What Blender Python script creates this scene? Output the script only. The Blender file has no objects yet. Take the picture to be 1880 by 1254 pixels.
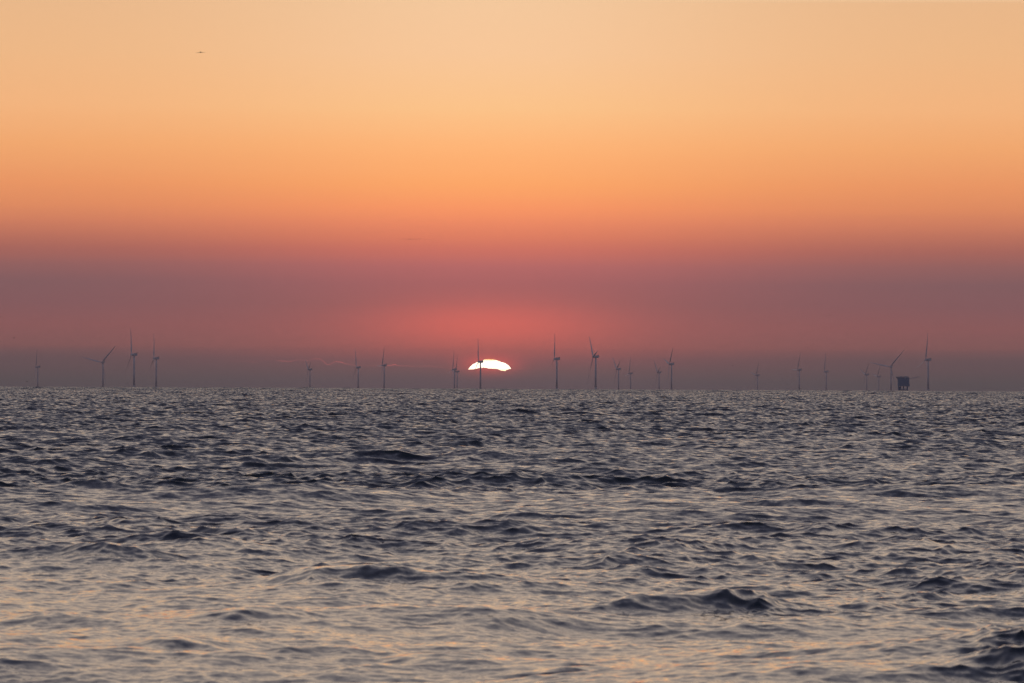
import bpy, bmesh, math
import numpy as np
from mathutils import Matrix, Vector

S = bpy.context.scene
COL = S.collection
RE = 7.43e6            # effective earth radius (with standard refraction)
CAM_H = 5.0            # eye height above the sea

# ------------------------------------------------------------------ camera
cam_d = bpy.data.cameras.new("camera")
cam_d.sensor_width = 36.0
cam_d.lens = 199.7
cam_d.clip_start = 0.5
cam_d.clip_end = 300000.0
cam_d.dof.use_dof = True
cam_d.dof.focus_distance = 1500.0
cam_d.dof.aperture_fstop = 5.6
cam = bpy.data.objects.new("camera", cam_d)
COL.objects.link(cam)
pitch, roll = 0.00733, 0.0047
fwd = Vector((0, math.cos(pitch), math.sin(pitch)))
right = Vector((math.cos(roll), 0, math.sin(roll)))
right = (right - fwd * right.dot(fwd)).normalized()
up = right.cross(fwd)
m = Matrix((right, up, -fwd)).transposed().to_4x4()
m.translation = Vector((0, 0, CAM_H))
cam.matrix_world = m
S.camera = cam

# ------------------------------------------------------------------ render / view
S.view_settings.view_transform = 'Standard'
S.view_settings.look = 'None'
S.view_settings.exposure = 0.0
S.view_settings.gamma = 1.0
S.cycles.use_denoising = True
S.cycles.volume_bounces = 1
S.cycles.max_bounces = 6

def lin(c):
    return tuple(((v / 255.0) / 12.92 if v / 255.0 <= 0.04045 else ((v / 255.0 + 0.055) / 1.055) ** 2.4) for v in c)

# ------------------------------------------------------------------ sky
PX = 10430.0                       # pixels per radian of the photograph
def EL(y):                         # elevation of a sky band measured in the photograph
    return (703.4 - y) / PX
SUN_AZ = -0.0039
centre = [(715, (98, 84, 90)), (700, (101, 86, 91)), (680, (112, 88, 91)), (660, (127, 89, 92)), (650, (140, 91, 92)), (637, (152, 94, 93)),
          (600, (158, 96, 95)), (560, (156, 97, 97)), (520, (166, 100, 101)), (490, (182, 106, 104)),
          (460, (204, 114, 100)), (435, (221, 126, 99)), (410, (236, 138, 101)), (380, (249, 152, 102)), (340, (253, 167, 105)),
          (270, (255, 181, 120)), (200, (252, 195, 138)), (100, (248, 199, 153)), (0, (244, 200, 157))]
edge = [(715, (90, 81, 86)), (700, (92, 82, 86)), (680, (99, 83, 87)), (660, (104, 84, 88)), (650, (112, 86, 89)), (637, (127, 89, 90)),
        (600, (137, 91, 92)), (560, (132, 92, 95)), (520, (131, 94, 97)), (490, (146, 98, 97)),
        (460, (167, 103, 94)), (435, (187, 114, 95)), (410, (206, 126, 97)), (380, (222, 139, 98)), (340, (233, 150, 101)),
        (270, (241, 168, 112)), (200, (243, 180, 127)), (100, (238, 184, 135)), (0, (233, 184, 139))]
high = [(0.0, (246, 203, 160)), (0.03, (234, 206, 180)), (0.13, (228, 209, 196)), (0.25, (208, 197, 198)),
        (0.45, (152, 153, 178)), (1.0, (104, 110, 150))]
W_EDGE = 0.95
AIR_K = 2.3e-5                     # haze density; the bands below are seen through it, so the sky behind is solved for
AIR_J = (0.105, 0.073, 0.083)
def behind(y, c):
    e = max(EL(y), 1e-5)
    T = math.exp(-AIR_K * min(41000.0, 225.0 / math.tan(e)))
    return tuple(max(0.004, (v - j * (1 - T)) / T) for v, j in zip(c, AIR_J))

w = bpy.data.worlds.new("World")
S.world = w
w.use_nodes = True
nt = w.node_tree
nt.nodes.clear()

class G:
    """tiny helper for node graphs"""
    def __init__(s, nt): s.nt = nt
    def n(s, t, **k):
        nd = s.nt.nodes.new(t)
        for a, b in k.items(): setattr(nd, a, b)
        return nd
    def put(s, sock, v):
        if v is None: return
        if isinstance(v, bpy.types.NodeSocket): s.nt.links.new(v, sock)
        else: sock.default_value = v
    def math(s, op, a, b=None, c=None, clamp=False):
        nd = s.n("ShaderNodeMath", operation=op, use_clamp=clamp)
        s.put(nd.inputs[0], a); s.put(nd.inputs[1], b)
        if c is not None: s.put(nd.inputs[2], c)
        return nd.outputs[0]
    def vm(s, op, a, b=None, scale=None):
        nd = s.n("ShaderNodeVectorMath", operation=op)
        s.put(nd.inputs[0], a); s.put(nd.inputs[1], b)
        if scale is not None: s.put(nd.inputs["Scale"], scale)
        return nd.outputs[0]
    def mix(s, f, a, b):
        nd = s.n("ShaderNodeMix", data_type='RGBA')
        s.put(nd.inputs[0], f); s.put(nd.inputs[6], a); s.put(nd.inputs[7], b)
        return nd.outputs[2]
    def rng(s, v, a, b, c=0.0, d=1.0, kind='LINEAR'):
        nd = s.n("ShaderNodeMapRange", interpolation_type=kind)
        s.put(nd.inputs[0], v)
        for i, q in enumerate((a, b, c, d)): nd.inputs[i + 1].default_value = q
        return nd.outputs[0]
    def ramp(s, f, stops, interp='LINEAR'):
        nd = s.n("ShaderNodeValToRGB")
        cr = nd.color_ramp
        cr.interpolation = interp
        while len(cr.elements) > 1: cr.elements.remove(cr.elements[-1])
        cr.elements[0].position = stops[0][0]
        cr.elements[0].color = tuple(stops[0][1]) + (1,)
        for p, c in stops[1:]:
            e = cr.elements.new(p); e.color = tuple(c) + (1,)
        s.put(nd.inputs[0], f)
        return nd.outputs[0]

g = G(nt)
tc = g.n("ShaderNodeTexCoord")
sep = g.n("ShaderNodeSeparateXYZ")
nt.links.new(tc.outputs["Generated"], sep.inputs[0])
dx, dy, dz = sep.outputs
el = g.math('ARCSINE', dz)
az = g.math('ARCTAN2', dx, dy)
# faint layered streaks in the haze: wander of the band height
cmb = g.n("ShaderNodeCombineXYZ")
nt.links.new(g.math('MULTIPLY', az, 7.0), cmb.inputs[0])
nt.links.new(g.math('MULTIPLY', el, 420.0), cmb.inputs[1])
nz = g.n("ShaderNodeTexNoise"); nz.inputs["Scale"].default_value = 1.0; nz.inputs["Detail"].default_value = 3.0
nt.links.new(cmb.outputs[0], nz.inputs["Vector"])
wob = g.math('MULTIPLY', g.math('SUBTRACT', nz.outputs[0], 0.5), 0.0009)
el2 = g.math('ADD', el, wob)
E0, E1 = EL(715), EL(0)
t_low = g.rng(el2, E0, E1)
pos = lambda y: (EL(y) - E0) / (E1 - E0)
cstops = [(pos(y), behind(y, lin(c))) for y, c in centre]
estops = []
for (y, c), (_, e) in zip(centre, edge):
    C, E_ = behind(y, lin(c)), behind(y, lin(e))
    estops.append((pos(y), tuple(max(0.004, C[i] + (E_[i] - C[i]) / W_EDGE) for i in range(3))))
low_c = g.ramp(t_low, cstops)
low_e = g.ramp(t_low, estops)
da = g.math('SUBTRACT', az, SUN_AZ)
q = g.math('DIVIDE', da, 0.048)
fe = g.math('SUBTRACT', 1.0, g.math('EXPONENT', g.math('MULTIPLY', g.math('MULTIPLY', q, q), -1.0)))
low = g.mix(fe, low_c, low_e)
# far round from the sun the glow dies into dusky mauve
far = g.rng(g.math('ABSOLUTE', da), 0.25, 1.6, kind='SMOOTHSTEP')
low = g.mix(far, low, lin((120, 112, 126)) + (1,))
t_high = g.math('POWER', g.rng(el, E1, 1.5708), 1.0)
hi = g.ramp(t_high, [(p, lin(c)) for p, c in high])
hi_back = g.mix(far, hi, lin((112, 122, 148)) + (1,))
up_mix = g.rng(el, E1 - 0.0005, E1 + 0.0005)
sky = g.mix(up_mix, low, hi_back)
# red glow above the clouded sun
def gauss(e0, sa, se, a0=SUN_AZ):
    a = g.math('DIVIDE', g.math('SUBTRACT', az, a0), sa)
    e = g.math('DIVIDE', g.math('SUBTRACT', el, e0), se)
    r = g.math('ADD', g.math('MULTIPLY', a, a), g.math('MULTIPLY', e, e))
    return g.math('EXPONENT', g.math('MULTIPLY', r, -1.0))
def add_glow(base, mask, col):
    return g.vm('ADD', base, g.vm('SCALE', col, scale=mask))
sky = add_glow(sky, gauss(EL(600), 0.021, 0.0046), (0.45, 0.035, 0.004))
sky = add_glow(sky, gauss(EL(672), 0.0060, 0.0022), (0.10, 0.004, 0.000))
sky = add_glow(sky, gauss(EL(669), 0.0043, 0.0014), (0.8, 0.04, 0.01))
# the lit upper edge of the low cloud bank
pts = [(400, 662.3, 0), (424.5, 662.5, .25), (456, 662.8, .2), (466, 665, .5), (474, 662, .1), (493, 658.4, .25), (508, 660.8, .2), (517.5, 662.5, .9),
       (532, 663.7, .7), (547, 660, .35), (566, 662, .4), (576, 658.8, .6), (588, 659, .9), (596, 665, 1.2), (601, 669.4, .9),
       (608, 668.6, .8), (616, 663.7, .8), (627.5, 665.2, 1.3), (635, 668, .7), (654, 670.6, .25), (686, 671.3, .35), (704, 671.0, .5),
       (718, 670.6, 1.4), (725.4, 668.9, 2.0), (731, 671.3, .6), (767, 672.3, .4), (791, 671.8, .5), (816, 675, .25), (845, 676.5, .2),
       (944, 676.8, .25), (1010, 677, .1), (1060, 678, 0)]
A = lambda x: (x - 940) / PX
ta = g.rng(az, A(400), A(1060))
eb = lambda x, y: 715.5 + (x - 940) * 0.0047
def elp(x, y):                     # roll-corrected elevation
    return (703.4 - (y - (x - 940) * 0.0047)) / PX
lo_e, hi_e = EL(684), EL(652)
ln = g.ramp(ta, [((x - 400) / 660.0, ((elp(x, y) - lo_e) / (hi_e - lo_e), i / 2.0, 0)) for x, y, i in pts])
s2 = g.n("ShaderNodeSeparateColor"); nt.links.new(ln, s2.inputs[0])
line_el = g.math('MULTIPLY_ADD', s2.outputs[0], hi_e - lo_e, lo_e)
n2 = g.n("ShaderNodeTexNoise"); n2.inputs["Scale"].default_value = 900.0; n2.inputs["Detail"].default_value = 2.0
nt.links.new(tc.outputs["Generated"], n2.inputs["Vector"])
line_el = g.math('ADD', line_el, g.math('MULTIPLY', g.math('SUBTRACT', n2.outputs[0], 0.5), 0.00016))
dl = g.math('DIVIDE', g.math('SUBTRACT', el, line_el), 0.000075)
lm = g.math('MULTIPLY', g.math('EXPONENT', g.math('MULTIPLY', g.math('MULTIPLY', dl, dl), -1.0)), s2.outputs[1])
sky = add_glow(sky, lm, (0.8, 0.11, 0.09))
# below the horizon
sky = g.mix(g.rng(el, -0.012, -0.004), (0.05, 0.045, 0.055, 1), sky)
bg = g.n("ShaderNodeBackground")
nt.links.new(sky, bg.inputs[0]); bg.inputs[1].default_value = 1.0
out = g.n("ShaderNodeOutputWorld")
nt.links.new(bg.outputs[0], out.inputs[0])

# ------------------------------------------------------------------ sun lamp (almost gone behind the cloud bank)
ld = bpy.data.lights.new("sun_light", 'SUN')
ld.energy = 0.004
ld.angle = math.radians(10)
ld.color = (1.0, 0.55, 0.32)
lo = bpy.data.objects.new("sun_light", ld)
COL.objects.link(lo)
sd = Vector((math.sin(SUN_AZ), math.cos(SUN_AZ), math.tan(math.radians(0.5))))
lo.rotation_euler = sd.to_track_quat('Z', 'Y').to_euler()
lo.location = (0, 0, 60)

# ------------------------------------------------------------------ helpers
def tag(o, label=None, cat=None, group=None, kind=None):
    if label: o["label"] = label
    if cat: o["category"] = cat
    if group: o["group"] = group
    if kind: o["kind"] = kind
    return o

def drop(d):
    return -(d * d) / (2 * RE)

def new_mat(name, col, rough=0.5, metal=0.0, var=0.12, scale=0.35):
    mt = bpy.data.materials.new(name)
    mt.use_nodes = True
    b = mt.node_tree.nodes["Principled BSDF"]
    h = G(mt.node_tree)
    t = h.n("ShaderNodeTexCoord")
    n = h.n("ShaderNodeTexNoise"); n.inputs["Scale"].default_value = scale; n.inputs["Detail"].default_value = 4
    mt.node_tree.links.new(t.outputs["Object"], n.inputs["Vector"])
    c = h.mix(n.outputs[0], tuple(v * (1 - var) for v in col) + (1,), tuple(min(1, v * (1 + var)) for v in col) + (1,))
    mt.node_tree.links.new(c, b.inputs["Base Color"])
    b.inputs["Roughness"].default_value = rough
    b.inputs["Metallic"].default_value = metal
    return mt

def obj(name, bm, mat, parent=None, smooth=False):
    me = bpy.data.meshes.new(name)
    bmesh.ops.recalc_face_normals(bm, faces=bm.faces[:])
    bm.to_mesh(me); bm.free()
    if smooth:
        for p in me.polygons: p.use_smooth = True
    me.materials.append(mat)
    o = bpy.data.objects.new(name, me)
    COL.objects.link(o)
    if parent: o.parent = parent
    return o

def box(bm, c, s, bev=0.0):
    r = bmesh.ops.create_cube(bm, size=1.0)
    vs = r["verts"]
    for v in vs:
        v.co = Vector((v.co.x * s[0] + c[0], v.co.y * s[1] + c[1], v.co.z * s[2] + c[2]))
    if bev > 0:
        es = {e for v in vs for e in v.link_edges}
        bmesh.ops.bevel(bm, geom=list(es), offset=bev, segments=2, affect='EDGES')

def tube(bm, rings, n=20, cap=True):
    """rings: list of (centre Vector, radius, axis 'z' or direction Vector)"""
    prev = None; first = None
    for k, (c, r, d) in enumerate(rings):
        d = Vector(d).normalized()
        a = d.orthogonal().normalized() if abs(d.z) < 0.999 else Vector((1, 0, 0))
        b = d.cross(a)
        ring = [bm.verts.new(Vector(c) + a * math.cos(2 * math.pi * i / n) * r + b * math.sin(2 * math.pi * i / n) * r) for i in range(n)]
        if prev:
            for i in range(n):
                bm.faces.new((prev[i], prev[(i + 1) % n], ring[(i + 1) % n], ring[i]))
        else: first = ring
        prev = ring
    if cap:
        bm.faces.new(first[::-1]); bm.faces.new(prev)

def bar(bm, a, b, r, n=8):
    a, b = Vector(a), Vector(b)
    tube(bm, [(a, r, b - a), (b, r, b - a)], n)

# ------------------------------------------------------------------ the sea
rs = np.random.RandomState(11)
def band(lmin, lmax, slope, main, spread, seed):
    """one octave of wind waves on a periodic tile; returns height and the two choppy offsets"""
    N = 512
    size = lmax * 21.7
    r = np.random.RandomState(seed)
    kx = np.fft.fftfreq(N, size / N) * 2 * np.pi
    KX, KY = np.meshgrid(kx, kx, indexing='ij')
    K = np.hypot(KX, KY); K[0, 0] = 1
    lam = 2 * np.pi / K
    th = np.arctan2(KY, KX) - main
    D = np.abs(np.cos(th / 2)) ** (2 * spread)
    win = np.exp(-(np.log2(lam / math.sqrt(lmin * lmax)) / 0.55) ** 4)
    Amp = np.sqrt(win * D * K ** -4.0)
    H = Amp * (r.normal(size=(N, N)) + 1j * r.normal(size=(N, N)))
    H[0, 0] = 0
    h = np.fft.ifft2(H).real
    sx = np.fft.ifft2(1j * KX * H).real; sy = np.fft.ifft2(1j * KY * H).real
    k = slope / math.sqrt((sx ** 2 + sy ** 2).mean())
    cx = np.fft.ifft2(1j * KX / K * H).real; cy = np.fft.ifft2(1j * KY / K * H).real
    return size, (h * k).astype(np.float32), (cx * k).astype(np.float32), (cy * k).astype(np.float32)

def sample(tile, size, x, y):
    N = tile.shape[0]
    u = (x / size * N) % N; v = (y / size * N) % N
    i = u.astype(np.int32); j = v.astype(np.int32)
    fu = (u - i).astype(np.float32); fv = (v - j).astype(np.float32)
    i %= N; j %= N
    i2 = (i + 1) % N; j2 = (j + 1) % N
    return (tile[i, j] * (1 - fu) * (1 - fv) + tile[i2, j] * fu * (1 - fv) + tile[i, j2] * (1 - fu) * fv + tile[i2, j2] * fu * fv)

# radial rows: finer near the shore, coarser out to sea
COARSE = 1.0
rows = [25.0]
while rows[-1] < 13000.0:
    d = rows[-1]
    if d < 85: s = 0.30
    else: s = max(0.07, 0.0005 * d if d < 600 else 0.30 + 0.0006 * (d - 600) if d < 9500 else 0.004 * d) * COARSE
    rows.append(d + s)
while rows[-1] < 42000.0:
    rows.append(rows[-1] * 1.03)
rows = np.array(rows)
half = 0.104
nc = int(900 / COARSE)
core = np.linspace(-half, half, nc)
ext = [half]
st_ = core[1] - core[0]
while ext[-1] < 1.35:
    st_ *= 1.09
    ext.append(ext[-1] + st_)
ext = np.array(ext[1:])
cols = np.concatenate([-ext[::-1], core, ext])
spacing = np.gradient(rows)
RR, AA = np.meshgrid(rows, cols, indexing='ij')
SP = np.maximum(spacing[:, None], (np.gradient(cols)[None, :] * rows[:, None]) * 0.9)
X = (RR * np.sin(AA)).ravel(); Y = (RR * np.cos(AA)).ravel(); SPf = SP.ravel()
D_ = RR.ravel()
MAIN = math.radians(-62)           # waves run towards the shore, a little to the right
bands = [(32, 64, .016, 10, 2), (16, 32, .026, 8, 3), (8, 16, .048, 5, 5), (4, 8, .066, 4, 7), (2, 4, .088, 3, 13),
         (1, 2, .104, 2, 17), (.5, 1, .112, 1.5, 19), (.25, .5, .104, 1.2, 23)]
calm = 0.80 + 0.20 * np.clip((D_ - 100) / 250.0, 0, 1) + 0.28 * np.clip((D_ - 350) / 500.0, 0, 1)   # shallower, quieter water near the beach
Z = np.zeros_like(X); OX = np.zeros_like(X); OY = np.zeros_like(X); miss = np.zeros_like(X)
def bump2(cx, cy, rx, ry):
    return np.exp(-(((X - cx) / rx) ** 2 + ((Y - cy) / ry) ** 2))
shoal = np.clip(bump2(9.9, 103, 2.1, 7) + 0.8 * bump2(9.2, 95, 1.6, 3) + 0.7 * bump2(5.9, 126, 1.0, 1.6) + 0.25 * bump2(8.2, 126.5, 1.1, 1.6) + .12 * bump2(9.8, 140, 1.5, 10), 0, 1.1)
patch_size, pt, _, _ = band(60, 140, 0.05, 0.3, 0.5, 71)
gust = sample(pt, patch_size, X, Y); gust = 1 + 0.22 * np.clip(gust / gust.std(), -2, 2)
for bi, (a, b, sl, sprd, seed) in enumerate(bands):
    size, h, cx, cy = band(a, b, sl, MAIN + 0.25 * (bi % 3 - 1), sprd, seed)
    wgt = np.clip((a * 1.4 / SPf - 2.2) / 2.0, 0, 1)
    rot = 0.35 * bi
    c, s_ = math.cos(rot), math.sin(rot)
    # tile is turned so that its own lattice never lines up with the next octave's
    tx, ty = X * c - Y * s_ + 37.0 * bi, X * s_ + Y * c + 91.0 * bi
    size, h, cx, cy = band(a, b, sl, MAIN + 0.25 * (bi % 3 - 1) + rot, sprd, seed)
    amp = (calm if a < 16 else 1 + 1.8 * np.clip((D_ - 1500) / 3000.0, 0, 1)) * wgt * (gust if a < 8 else 1.0) * (1 + (3.0 if a < 1 else 2.2 if a < 2 else 0.7 if a < 4 else 0.0) * shoal)
    Z += amp * sample(h, size, tx, ty)
    px, py = sample(cx, size, tx, ty), sample(cy, size, tx, ty)
    chop = 1.5
    OX += chop * amp * (px * c + py * s_)
    OY += chop * amp * (-px * s_ + py * c)
    miss += (1 - wgt) * sl ** 2
# the two steep crests rising over the shoal on the right
def crest(cx_, cy_, wx, hh, tilt, front=0.75, back=2.4, ph=0.0):
    global Z
    yy = Y - cy_ - tilt * (X - cx_) - 0.30 * np.sin((X - cx_) * 1.9 + ph) - 0.12 * np.sin((X - cx_) * 6.1 + 2 * ph)
    prof = np.where(yy < 0, np.exp(-(yy / front) ** 2), np.exp(-(yy / back) ** 2))
    Z += hh * np.exp(-((X - cx_) / wx) ** 2) * prof
crest(4.3, 126.2, 1.8, 0.38, 0.35, 1.0, 2.8, 0.4)      # long smooth shoulder climbing to a ragged top
crest(5.5, 126.4, 0.8, 0.18, -0.4, 0.8, 2.4, 1.4)
crest(8.0, 127.0, 0.8, 0.20, -0.1, 0.7, 2.2, 2.0)
crest(7.0, 106.5, 1.4, 0.22, 0.8, 2.2, 3.0, 3.0)       # left shoulder of the dark wave in the corner
crest(10.2, 108.3, 2.4, 0.54, 0.1, 1.9, 3.4, 0.9)
crest(10.4, 104.0, 2.2, 0.34, 0.0, 1.6, 2.0, 2.2)
crest(9.0, 102.2, 1.4, 0.12, 0.2, 0.8, 1.8, 4.1)
crest(9.4, 97.0, 1.7, 0.30, 0.1, 1.1, 2.0, 5.3)
# longer swell crests rolling in over the quieter near water: x, y, half width, height
for k, (cx_, cy_, wx, hh) in enumerate((
        (-4.6, 139.5, 1.3, 0.27), (-3.4, 139.0, 1.6, 0.22), (-11.9, 156.5, 1.0, 0.22), (-10.9, 154.5, 1.1, 0.18), (-8.3, 181.0, 1.3, 0.24),
        (-11.3, 178.0, 1.1, 0.18), (-3.0, 104.4, 1.0, 0.20), (-5.9, 106.2, 0.8, 0.17), (-1.1, 102.0, 0.8, 0.13), (-0.1, 116.5, 0.8, 0.12),
        (-5.0, 115.5, 1.0, 0.15), (-9.7, 114.5, 1.1, 0.18), (3.6, 159.8, 1.3, 0.17), (0.4, 210.5, 2.0, 0.26), (0.7, 100.2, 0.8, 0.12),
        (9.6, 168.5, 1.4, 0.20), (12.9, 167.0, 1.6, 0.24), (-15.6, 205.0, 1.5, 0.26), (-17.5, 246.0, 2.2, 0.30), (-8.5, 262.0, 2.4, 0.32),
        (1.6, 131.0, 1.0, 0.14), (4.6, 103.5, 1.2, 0.14), (10.6, 232.0, 2.2, 0.28), (19.0, 262.0, 2.6, 0.30), (2.0, 281.0, 2.2, 0.30),
        (-13.6, 330.0, 3.0, 0.36), (9.5, 345.0, 3.0, 0.34), (26.0, 340.0, 3.0, 0.38), (-27.0, 300.0, 3.0, 0.34), (-2.5, 96.5, 0.9, 0.10), (6.2, 236.0, 1.5, 0.2))):
    crest(cx_, cy_, wx * 1.3, hh * 0.92, 0.25 * math.sin(k * 2.3), 0.60 + 0.15 * math.sin(k * 1.7) + cy_ * 0.001, 2.4 + cy_ * 0.004, k * 1.31)
Zc = Z + drop(D_)
Xc, Yc = X + OX, Y + OY
nr, ncl = RR.shape
verts = np.stack([Xc, Yc, Zc], 1).astype(np.float32)
idx = np.arange(nr * ncl, dtype=np.int32).reshape(nr, ncl)
quads = np.stack([idx[:-1, :-1], idx[:-1, 1:], idx[1:, 1:], idx[1:, :-1]], -1).reshape(-1, 4)
me = bpy.data.meshes.new("sea")
me.vertices.add(len(verts)); me.vertices.foreach_set("co", verts.ravel())
me.loops.add(quads.size); me.loops.foreach_set("vertex_index", quads.ravel())
me.polygons.add(len(quads))
me.polygons.foreach_set("loop_start", np.arange(0, quads.size, 4, dtype=np.int32))
me.update(calc_edges=True)
me.polygons.foreach_set("use_smooth", np.ones(len(quads), dtype=bool))
at = me.attributes.new("unresolved", 'FLOAT', 'POINT')
at.data.foreach_set("value", np.sqrt(miss).astype(np.float32))
me.update()
print("SEA", nr, ncl, nr * ncl, "Zstd", Z[(D_ > 100) & (D_ < 400)].std())

wm = bpy.data.materials.new("sea_water")
wm.use_nodes = True
h = G(wm.node_tree)
L = wm.node_tree.links
b = wm.node_tree.nodes["Principled BSDF"]
b.inputs["Base Color"].default_value = (0.008, 0.012, 0.018, 1)
b.inputs["Roughness"].default_value = 0.04
b.inputs["IOR"].default_value = 1.333
geo = h.n("ShaderNodeNewGeometry")
att = h.n("ShaderNodeAttribute", attribute_name="unresolved")
def ripple(scale, detail, off):
    mp = h.vm('MULTIPLY', geo.outputs["Position"], (scale, scale, scale * 0.3))
    mp = h.vm('ADD', mp, off)
    n = h.n("ShaderNodeTexNoise"); n.inputs["Scale"].default_value = 1.0
    n.inputs["Detail"].default_value = detail; n.inputs["Roughness"].default_value = 0.55
    L.new(mp, n.inputs["Vector"])
    v = h.vm('SUBTRACT', n.outputs[1], (0.5, 0.5, 0.5))
    return h.vm('MULTIPLY', v, (1, 1, 0))
r1 = h.vm('ADD', h.vm('SCALE', ripple(4.0, 3.0, (3, 7, 1)), scale=0.34), h.vm('SCALE', ripple(13.0, 2.0, (9, 4, 2)), scale=0.14))
r2 = h.vm('SCALE', h.vm('ADD', ripple(1.1, 3.0, (13, 2, 5)), (0, -0.150, 0)), scale=h.math('MULTIPLY', att.outputs["Fac"], 7.0))
nn = h.vm('ADD', geo.outputs["Normal"], h.vm('ADD', r1, r2))
nn = h.vm('NORMALIZE', nn)
L.new(nn, b.inputs["Normal"])
me.materials.append(wm)
sea = bpy.data.objects.new("sea", me)
COL.objects.link(sea)
tag(sea, "choppy dark sea with peach sky reflections reaching the horizon", "sea", kind="structure")

# ------------------------------------------------------------------ the sun, its lower part cut off by the cloud bank
sm = bpy.data.materials.new("sun_surface")
sm.use_nodes = True
for n_ in list(sm.node_tree.nodes): sm.node_tree.nodes.remove(n_)
h = G(sm.node_tree)
tcn = h.n("ShaderNodeTexCoord"); sp_ = h.n("ShaderNodeSeparateXYZ")
sm.node_tree.links.new(tcn.outputs["Generated"], sp_.inputs[0])
col = h.ramp(sp_.outputs[2], [(0.0, (1.0, 0.70, 0.36)), (0.25, (1.0, 0.88, 0.68)), (0.7, (1.0, 0.90, 0.70)), (0.88, (1.0, 0.80, 0.45)), (0.95, (0.5, 0.24, 0.06)), (1.0, (0.22, 0.06, 0.012))])
em = h.n("ShaderNodeEmission"); sm.node_tree.links.new(col, em.inputs[0]); em.inputs[1].default_value = 4.2
om = h.n("ShaderNodeOutputMaterial"); sm.node_tree.links.new(em.outputs[0], om.inputs[0])
SD = 60000.0
bot = [(859.4, 678.4), (865.5, 678.1), (871.9, 677.6), (875.7, 676.7), (880.8, 675.3), (887.2, 674.8), (892.3, 674.8), (896.2, 676.5), (903.8, 676.7),
       (910.2, 676.9), (915.3, 677.9), (919.1, 679.6), (923, 680.7), (928, 681), (930.6, 679), (933.2, 678), (938.8, 676.4)]
top = [(859.4, 678.4), (863, 674.0), (868, 669.0), (875.7, 665.0), (882, 662.9), (887.2, 661.2), (891, 659.6), (897.4, 658.8), (905, 659), (910.8, 661.0),
       (919.8, 664.2), (928, 667), (933.2, 670.2), (936.4, 674), (938.8, 676.4)]
xs = np.linspace(859.4, 938.8, 61)
tb = np.interp(xs, [p[0] for p in bot], [p[1] for p in bot]); tt = np.interp(xs, [p[0] for p in top], [p[1] for p in top])
bm = bmesh.new()
grid = []
NV = 12
for sgn in (-1, 1):
    layer = []
    for x, yb, yt in zip(xs, tb, tt):
        row = []
        for k in range(NV + 1):
            y = yb + (yt - yb) * k / NV
            a = (x - 899.0) / 40.0; e = (y - 706.0) / 48.0
            ex = max(0.0, 1 - a * a) * 4 * (k / NV) * (1 - k / NV)
            dep = 120.0 * math.sqrt(max(0.0, ex))
            d = SD + sgn * dep
            row.append(bm.verts.new(((x - 940) / PX * SD, d, CAM_H + elp(x, y) * SD)))
        layer.append(row)
    for i in range(len(xs) - 1):
        for k in range(NV):
            f_ = [layer[i][k], layer[i + 1][k], layer[i + 1][k + 1], layer[i][k + 1]]
            bm.faces.new(f_ if sgn < 0 else f_[::-1])
bmesh.ops.remove_doubles(bm, verts=bm.verts[:], dist=0.5)
sun = obj("sun", bm, sm)
tag(sun, "blinding white cap of the setting sun cut off below by a cloud edge", "sun")

# ------------------------------------------------------------------ wind turbines
M_white = new_mat("turbine_paint", (0.50, 0.51, 0.53), 0.45)
M_yellow = new_mat("transition_paint", (0.42, 0.42, 0.42), 0.6)
M_steel = new_mat("dark_steel", (0.10, 0.11, 0.12), 0.5)
HUB, BL = 125.0, 97.0

def blade_mesh():
    bm = bmesh.new()
    prof = [(1.5, 2.4, 2.4, 0), (6, 2.6, 2.2, 0), (12, 4.2, 1.7, 14), (20, 5.6, 1.25, 12), (32, 4.7, 0.85, 8), (48, 3.6, 0.6, 5),
            (65, 2.6, 0.42, 3), (80, 1.9, 0.3, 1), (90, 1.4, 0.22, 0), (95.5, 0.9, 0.14, -1), (97, 0.25, 0.06, -1)]
    prev = None
    n = 14
    for z, ch, th, tw in prof:
        bend = -2.0 * (z / BL) ** 2 * 2.0 - z * 0.035
        ring = []
        for i in range(n):
            a = 2 * math.pi * i / n
            u = math.cos(a) * ch * (1 + 0.3 * min(1, z / 60)) / 2 + (ch * 0.18 if ch > 2.7 else 0)
            v = math.sin(a) * th / 2 * (1 - 0.35 * math.cos(a) * (ch > 2.7))
            t = math.radians(tw + 24)      # pitched out of the wind
            # chord mostly in the rotor plane (local y), thickness along local x
            ring.append(bm.verts.new((v * math.cos(t) - u * math.sin(t) + bend, u * math.cos(t) + v * math.sin(t), z)))
        if prev:
            for i in range(n): bm.faces.new((prev[i], prev[(i + 1) % n], ring[(i + 1) % n], ring[i]))
        else: bm.faces.new(ring[::-1])
        prev = ring
    bm.faces.new(prev)
    return bm

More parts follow.
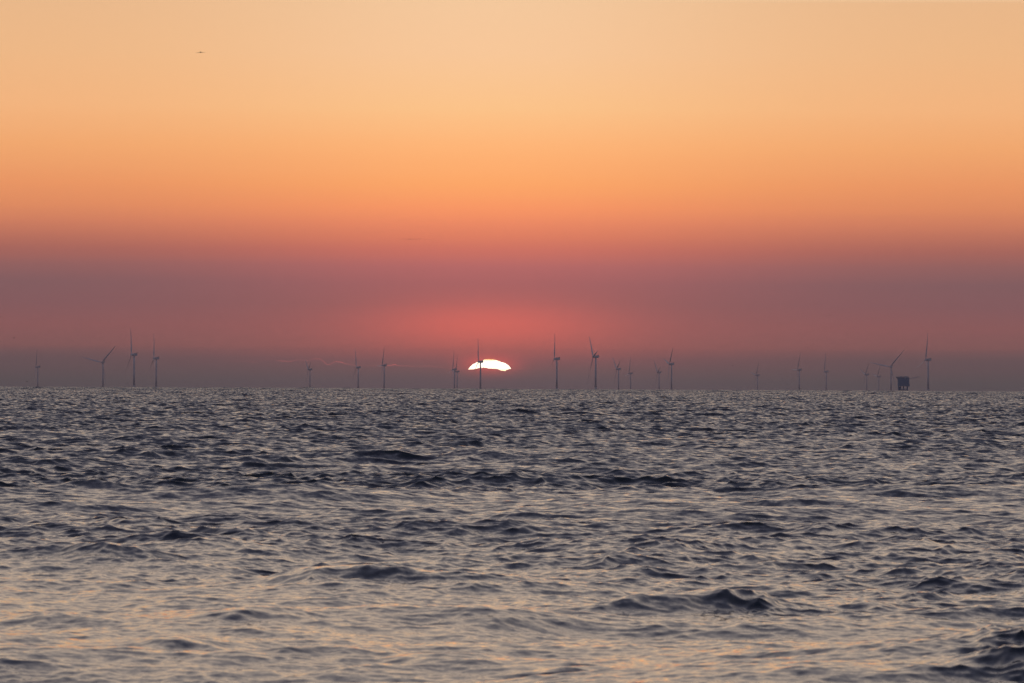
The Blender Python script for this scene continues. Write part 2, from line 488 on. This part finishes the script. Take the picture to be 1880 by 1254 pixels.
def make_turbine():
    root = bpy.data.objects.new("wind_turbine", None)
    COL.objects.link(root)
    bm = bmesh.new()
    tube(bm, [((0, 0, -30), 4.0, (0, 0, 1)), ((0, 0, 6), 4.0, (0, 0, 1)), ((0, 0, 22), 3.6, (0, 0, 1))], 28)
    fd = obj("foundation", bm, M_yellow, root, True)
    bm = bmesh.new()
    tube(bm, [((0, 0, 22), 6.0, (0, 0, 1)), ((0, 0, 22.5), 6.0, (0, 0, 1))], 24)
    for i in range(16):
        a = 2 * math.pi * i / 16
        bar(bm, (5.8 * math.cos(a), 5.8 * math.sin(a), 22.5), (5.8 * math.cos(a), 5.8 * math.sin(a), 23.7), 0.06, 5)
    for z in (23.1, 23.7):
        ring = [(5.8 * math.cos(2 * math.pi * i / 16), 5.8 * math.sin(2 * math.pi * i / 16), z) for i in range(17)]
        for i in range(16): bar(bm, ring[i], ring[i + 1], 0.05, 5)
    for s in (-1, 1): bar(bm, (4.4, s * 0.9, -4), (4.4, s * 0.9, 22), 0.18, 6)
    obj("access_platform", bm, M_yellow, root)
    bm = bmesh.new()
    tube(bm, [((0, 0, 22.5), 3.5, (0, 0, 1)), ((0, 0, 60), 3.2, (0, 0, 1)), ((0, 0, 95), 2.75, (0, 0, 1)), ((0, 0, 120.5), 2.35, (0, 0, 1))], 28)
    tw = obj("tower", bm, M_white, root, True)
    bm = bmesh.new()
    tube(bm, [((0, 0, 23.2), 3.56, (0, 0, 1)), ((0, 0, 25.4), 3.56, (0, 0, 1))], 12)
    bmesh.ops.delete(bm, geom=[v for v in bm.verts if v.co.y > -2.4], context='VERTS')
    bm.free()
    # nacelle: rotor looks along local -X
    bm = bmesh.new()
    box(bm, (3.2, 0, HUB + 0.3), (15.5, 8.2, 8.6), 1.3)
    tube(bm, [((-6.6, 0, HUB), 3.6, (1, 0, 0)), ((-4.2, 0, HUB), 4.0, (1, 0, 0))], 24)
    tube(bm, [((0, 0, 119.6), 2.9, (0, 0, 1)), ((0, 0, 121.3), 3.2, (0, 0, 1))], 24)
    na = obj("nacelle", bm, M_white, root)
    bm = bmesh.new()
    box(bm, (9.4, 0, HUB + 5.9), (2.6, 7.6, 2.6), 0.25)
    obj("cooler", bm, M_steel, na)
    bm = bmesh.new()
    box(bm, (3.4, 0, HUB + 4.75), (6.4, 6.6, 0.3))
    for s in (-1, 1):
        bar(bm, (0.3, s * 3.2, HUB + 5.9), (6.5, s * 3.2, HUB + 5.9), 0.07, 5)
        for x in (0.3, 3.4, 6.5): bar(bm, (x, s * 3.2, HUB + 4.8), (x, s * 3.2, HUB + 5.9), 0.07, 5)
    obj("hoist_deck", bm, M_white, na)
    # hub with three blades; tilted 5 degrees
    bm = bmesh.new()
    tube(bm, [((-3.9, 0, 0), 0.5, (1, 0, 0)), ((-3.4, 0, 0), 1.6, (1, 0, 0)), ((-2.2, 0, 0), 2.7, (1, 0, 0)), ((0, 0, 0), 3.3, (1, 0, 0)), ((2.6, 0, 0), 3.3, (1, 0, 0))], 24)
    hb = obj("hub", bm, M_white, root, True)
    hb.location = (-9.2, 0, HUB)
    first = None
    for k in range(3):
        if first is None:
            bo = obj("blade", blade_mesh(), M_white, hb, True); first = bo
        else:
            bo = first.copy(); COL.objects.link(bo); bo.parent = hb
        bo.rotation_euler = (k * 2 * math.pi / 3, 0, 0)
    return root

def copy_tree(o, parent=None):
    c = o.copy(); COL.objects.link(c)
    if parent is not None: c.parent = parent
    for ch in list(o.children): copy_tree(ch, c)
    return c

# world x, y, yaw (deg), rotor angle (deg), label
TUR = [
 (-2315, 27742, 14, -16, "faint wind turbine farthest left, edge-on, one blade upright and one pointing left"),
 (-1744, 24228, 66, -43, "wind turbine turned face-on, blades spread wide, left of the two tallest left-hand turbines"),
 (-1322, 19878, 14.5, 17, "tallest dark wind turbine on the left, straight blade upright and long blade down left"),
 (-1358, 21691, 14, 8, "slightly smaller edge-on wind turbine immediately right of the tallest one on the left"),
 (-1024, 28821, 13, 55, "faint small wind turbine standing alone below the first red cloud wisp"),
 (-729, 26961, 13, 22, "pale wind turbine just right of the red cloud wisps, left of a taller one"),
 (-570, 25374, 14, -28, "wind turbine with orange-lit cloud wisp just right of its nacelle"),
 (-284, 28148, 14, -17, "left turbine of the close faint pair just left of the sun"),
 (-288, 29967, 14, -35, "right, smaller turbine of the close faint pair just left of the sun"),
 (-126, 22820, 14, 10, "wind turbine silhouetted in front of the glowing white sun"),
 (166, 20963, 14, 2, "tall wind turbine first to the right of the sun, blade upright"),
 (293, 19847, 14, 42, "tallest wind turbine right of the sun, three blades visible, one short blade up right"),
 (515, 27407, 12, 55, "faint wind turbine right after the tallest one right of the sun"),
 (647, 30939, 14, -20, "very faint small wind turbine, second after the tallest one right of the sun"),
 (774, 29844, 12, 50, "faint small wind turbine close on the left of a taller one, centre right"),
 (665, 23656, 14, -44, "clear wind turbine with a fainter smaller one close on its left, centre right"),
 (1386, 32039, 13, -40, "tiny faint wind turbine standing alone in the wide gap centre right"),
 (1378, 27226, 13, -30, "left turbine of the middle-sized pair between the lone tiny one and the platform"),
 (1583, 28591, 13, -5, "right turbine of the middle-sized pair, long blade straight up"),
 (1932, 30918, 13, -50, "faint small wind turbine, left of the two faintest left of the platform"),
 (2118, 32771, 13, -40, "faintest short wind turbine directly left of the face-on one by the platform"),
 (1647, 24670, 66, -41, "wind turbine turned face-on with wide blades, just left of the dark platform"),
 (1504, 20521, 14, -12, "tall dark wind turbine farthest right, just right of the platform crane"),
]
proto = make_turbine()
for i, (x, y, yaw, rot, lab) in enumerate(TUR):
    if 13 < yaw < 14.4: yaw = 11.5
    o = proto if i == 0 else copy_tree(proto)
    o.location = (x, y, drop(math.hypot(x, y)))
    o.rotation_euler = (0, 0, math.radians(yaw))
    tag(o, lab, "wind turbine", "wind turbines of the offshore farm")
    for ch in o.children:
        if ch.name.split(".")[0] == "hub":
            ch.rotation_euler = (Matrix.Rotation(math.radians(5), 3, 'Y') @ Matrix.Rotation(math.radians(-rot), 3, 'X')).to_euler()

# ------------------------------------------------------------------ substation platform
ps = bpy.data.objects.new("offshore_substation", None)
COL.objects.link(ps)
pd = 12000.0
pa = (1658.0 - 940) / PX
ps.location = (pd * math.sin(pa), pd * math.cos(pa), drop(pd) - 2.5)
ps.scale = (12.0 / 17.0,) * 3
tag(ps, "dark boxy offshore substation platform on legs with a crane boom reaching right", "platform")
M_ps = new_mat("platform_cladding", (0.08, 0.19, 0.29), 0.6, scale=0.2)
M_pl = new_mat("platform_light_grey", (0.50, 0.52, 0.54), 0.5)
bm = bmesh.new()
box(bm, (-0.3, 0, 31), (33.6, 24, 21.6), 0.15)
for z in (25.5, 31.5, 37.5): box(bm, (-0.3, 0, z), (34.6, 25.2, 0.5))
for x in np.linspace(-16, 15, 9):
    for s in (-1, 1): box(bm, (x, s * 12.2, 31), (0.45, 0.45, 21.4))
obj("topside", bm, M_ps, ps)
bm = bmesh.new()
box(bm, (-1.6, 0, 44.2), (33.5, 25, 4.6), 0.2)
box(bm, (-4.2, 0, 47.8), (38.0, 28, 1.5), 0.1)
box(bm, (7.6, 2, 48.6), (9, 10, 1.8), 0.3)
box(bm, (-8, -3, 49.0), (5, 6, 1.6), 0.2)
box(bm, (13.8, 0, 44.6), (3.0, 18, 3.8), 0.2)
bar(bm, (-14, 5, 48), (-14, 5, 55.5), 0.22, 6)
bar(bm, (2.5, -6, 48), (2.5, -6, 53.5), 0.2, 6)
for x in np.linspace(-22.5, 14, 14): bar(bm, (x, -13.8, 48.5), (x, -13.8, 49.9), 0.1, 5)
bar(bm, (-22.5, -13.8, 49.9), (14, -13.8, 49.9), 0.1, 5)
box(bm, (-20.5, -6, 46.2), (3.2, 9, 2.6), 0.2)
bm2 = bmesh.new()
obj("roof_deck", bm, M_ps, ps)
box(bm2, (16.2, 0, 23.6), (3.4, 20, 6.6), 0.3)
obj("side_module", bm2, M_ps, ps)
bm = bmesh.new()
tube(bm, [((4.2, -12.7, 45.6), 1.8, (0, 1, 0)), ((4.2, -13.4, 45.6), 1.7, (0, 1, 0))], 20)
obj("light_panel", bm, M_pl, ps)
bm = bmesh.new()
for x in (-14.8, -8.2, 0.2, 11.6):
    for y in (-9.5, 9.5):
        bar(bm, (x * 1.03, y * 1.05, -30), (x, y, 20.4), 1.45 if x > 10 else 0.95, 12)
for y in (-9.5, 9.5):
    for a, c in ((-14.8, -8.2), (-8.2, 0.2), (0.2, 11.6)):
        bar(bm, (a, y, 4.0), (c, y, 12.5), 0.4, 8)
        bar(bm, (a, y, 12.5), (c, y, 4.0), 0.4, 8)
        bar(bm, (a, y, 12.6), (c, y, 12.6), 0.6, 8)
for x in (-14.8, -8.2, 0.2, 11.6): bar(bm, (x, -9.5, 12.6), (x, 9.5, 12.6), 0.5, 8)
jk = obj("jacket", bm, M_ps, ps)
bm = bmesh.new()
box(bm, (-1.6, 0, 10.4), (27.5, 19.4, 0.7))
for x in np.linspace(-14.5, 11.5, 14): bar(bm, (x, -9.8, 10.6), (x, -9.8, 12.0), 0.12, 5)
box(bm, (-11.5, 0, 15), (5.5, 8, 8.0), 0.2)
obj("cable_deck", bm, M_ps, ps)
bm = bmesh.new()
bar(bm, (15.2, -6, 40), (15.2, -6, 45.4), 1.2, 12)
box(bm, (15.4, -6, 44.6), (3.6, 3.0, 2.8), 0.3)
crane = obj("crane", bm, M_ps, ps)
bm = bmesh.new()
p0, p1 = Vector((16.5, -6, 43.2)), Vector((47.0, -6, 49.4))
for oy, oz in ((-.8, .8), (.8, .8), (-.8, -.8), (.8, -.8)):
    bar(bm, p0 + Vector((0, oy, oz)), p1 + Vector((0, oy * .4, oz * .35)), 0.22, 6)
for k in range(14):
    a = p0.lerp(p1, k / 14); c = p0.lerp(p1, (k + 1) / 14)
    f0 = 1 - 0.6 * k / 14; f1 = 1 - 0.6 * (k + 1) / 14; s = 1 if k % 2 else -1
    for yy in (-.8, .8): bar(bm, a + Vector((0, yy * f0, s * .8 * f0)), c + Vector((0, yy * f1, -s * .8 * f1)), 0.13, 5)
bar(bm, Vector((29, -6, 44.6)), Vector((39, -6, 45.8)), 0.25, 6)
bar(bm, Vector((29, -6, 45.4)), Vector((29, -6, 44.4)), 0.25, 6)
bar(bm, Vector((39, -6, 47.6)), Vector((39, -6, 45.8)), 0.25, 6)
obj("boom", bm, M_ps, crane)

# ------------------------------------------------------------------ birds
M_bird = new_mat("bird_plumage", (0.035, 0.028, 0.025), 0.8)
def bird_mesh(lift, sweep):
    """gull-like bird, 1.3 m span, flying along local +Y, wings along X"""
    bm = bmesh.new()
    n = 12
    prof = [(-0.34, 0.012, 0.004), (-0.27, 0.055, 0.012), (-0.18, 0.05, 0.045), (-0.05, 0.075, 0.075), (0.08, 0.085, 0.085),
            (0.17, 0.06, 0.062), (0.22, 0.042, 0.045), (0.27, 0.046, 0.048), (0.31, 0.026, 0.026), (0.34, 0.012, 0.012), (0.39, 0.004, 0.004)]
    prev = None; rings = []
    for y, rx, rz in prof:
        ring = [bm.verts.new((math.cos(2 * math.pi * i / n) * rx, y, math.sin(2 * math.pi * i / n) * rz)) for i in range(n)]
        if prev:
            for i in range(n): bm.faces.new((prev[i], prev[(i + 1) % n], ring[(i + 1) % n], ring[i]))
        else: bm.faces.new(ring[::-1])
        prev = ring; rings.append(ring)
    bm.faces.new(prev)
    for s in (-1, 1):
        st = [(0.03, 0.10, -0.06, 0.03, 0.035), (0.14, 0.125, -0.05, 0.03 + lift * .10, 0.026), (0.30, 0.15, -0.01, 0.03 + lift * .20, 0.02),
              (0.45, 0.10 - sweep * .4, -0.03 - sweep * .5, 0.03 + lift * .16, 0.013), (0.58, -0.0 - sweep, -0.09 - sweep, 0.03 + lift * .08, 0.008), (0.66, -0.08 - sweep * 1.3, -0.10 - sweep * 1.3, 0.03 + lift * .02, 0.003)]
        prev = None
        for x, yf, yb, z, t in st:
            r = [bm.verts.new((s * x, yf, z)), bm.verts.new((s * x, (yf * .65 + yb * .35), z + t)), bm.verts.new((s * x, yb, z)), bm.verts.new((s * x, (yf * .65 + yb * .35), z - t * .5))]
            if prev:
                for i in range(4): bm.faces.new((prev[i], prev[(i + 1) % 4], r[(i + 1) % 4], r[i]))
            else: bm.faces.new(r[::-1])
            prev = r
        bm.faces.new(prev)
    return bm
def mk_bird(lift, sweep):
    o = obj("bird", bird_mesh(lift, sweep), M_bird, None, True)
    return o
glide = mk_bird(-0.45, 0.05)
flap = mk_bird(1.1, 0.03)
row_g = "birds flying in a low line in the orange sky"
BIRDS = [  # azimuth source x, height y, distance, heading(deg), glide?, label, group
 (366, 97.3, 740, 8, 1, "largest dark bird, wings spread, high in the peach sky at upper left", None),
 (3.8, 581.3, 3300, 30, 1, "tiny bird at the extreme left edge in the mauve sky", None),
 (28, 621, 3400, 70, 0, "tiny faint bird low at the left edge, above the sea", None),
 (92, 608.5, 2900, 15, 1, "small dark bird above the leftmost wind turbine", None),
 (52, 700.8, 3400, 40, 0, "tiny bird just above the horizon, left of the leftmost wind turbine", None),
 (236, 703, 3300, 20, 1, "tiny bird just above the horizon beside the tallest left turbine's tower", None),
 (406, 581.5, 2900, 25, 1, "small bird in the mauve sky above the open water left of the lone turbine", None),
 (548, 589.6, 3300, 15, 1, "faint tiny bird high above the red cloud wisps", None),
 (738, 439.3, 3200, 10, 1, "first bird from the left in the low line of birds", row_g),
 (742, 439.2, 3200, 10, 0, "second bird from the left in the low line of birds", row_g),
 (748, 439.2, 2900, 12, 1, "third bird from the left in the low line of birds", row_g),
 (752.6, 439.4, 3300, 60, 0, "fourth, most compact bird in the low line of birds", row_g),
 (757.6, 439.3, 3000, 10, 1, "fifth bird from the left in the low line of birds", row_g),
 (764, 439.3, 2900, 12, 1, "sixth bird from the left in the low line of birds", row_g),
 (769, 438.9, 3200, 30, 0, "seventh bird, last of the close ones in the low line", row_g),
 (788, 439.4, 3600, 5, 1, "straggler bird to the right behind the low line of birds", row_g),
 (1106.5, 566, 3000, 20, 1, "small bird in the mauve sky right of the sun", None),
 (1522.8, 579, 2700, 18, 1, "small bird high above the turbines left of the platform", None),
 (1345, 671.2, 3200, 25, 1, "small bird low over the sea left of the lone tiny turbine", None),
]
used = set()
for x, y, d, hd, gl, lab, grp in BIRDS:
    src = glide if gl else flap
    o = src if src.name not in used else src.copy()
    if src.name in used: COL.objects.link(o)
    used.add(src.name)
    if d > 2000: d *= 0.80 if grp else 0.66
    a = (x - 940) / PX
    yy = y - (x - 940) * 0.0047
    o.location = (d * math.sin(a), d * math.cos(a), CAM_H + d * math.tan((703.4 - yy) / PX))
    o.rotation_euler = (math.radians(8), math.radians(3), math.radians(hd + 180))
    tag(o, lab, "bird", grp)

# ------------------------------------------------------------------ haze
bm = bmesh.new()
box(bm, (0, 20200, 58), (60000, 41600, 354))
hm = bpy.data.materials.new("haze_air")
hm.use_nodes = True
for n_ in list(hm.node_tree.nodes): hm.node_tree.nodes.remove(n_)
pv = hm.node_tree.nodes.new("ShaderNodeVolumePrincipled")
pv.inputs["Color"].default_value = (0.75, 0.51, 0.445, 1)
pv.inputs["Density"].default_value = AIR_K
pv.inputs["Anisotropy"].default_value = 0.0
om = hm.node_tree.nodes.new("ShaderNodeOutputMaterial")
hm.node_tree.links.new(pv.outputs[0], om.inputs["Volume"])
hz = obj("haze", bm, hm)
tag(hz, "thin mauve sea haze fading the far turbines", "haze", kind="stuff")
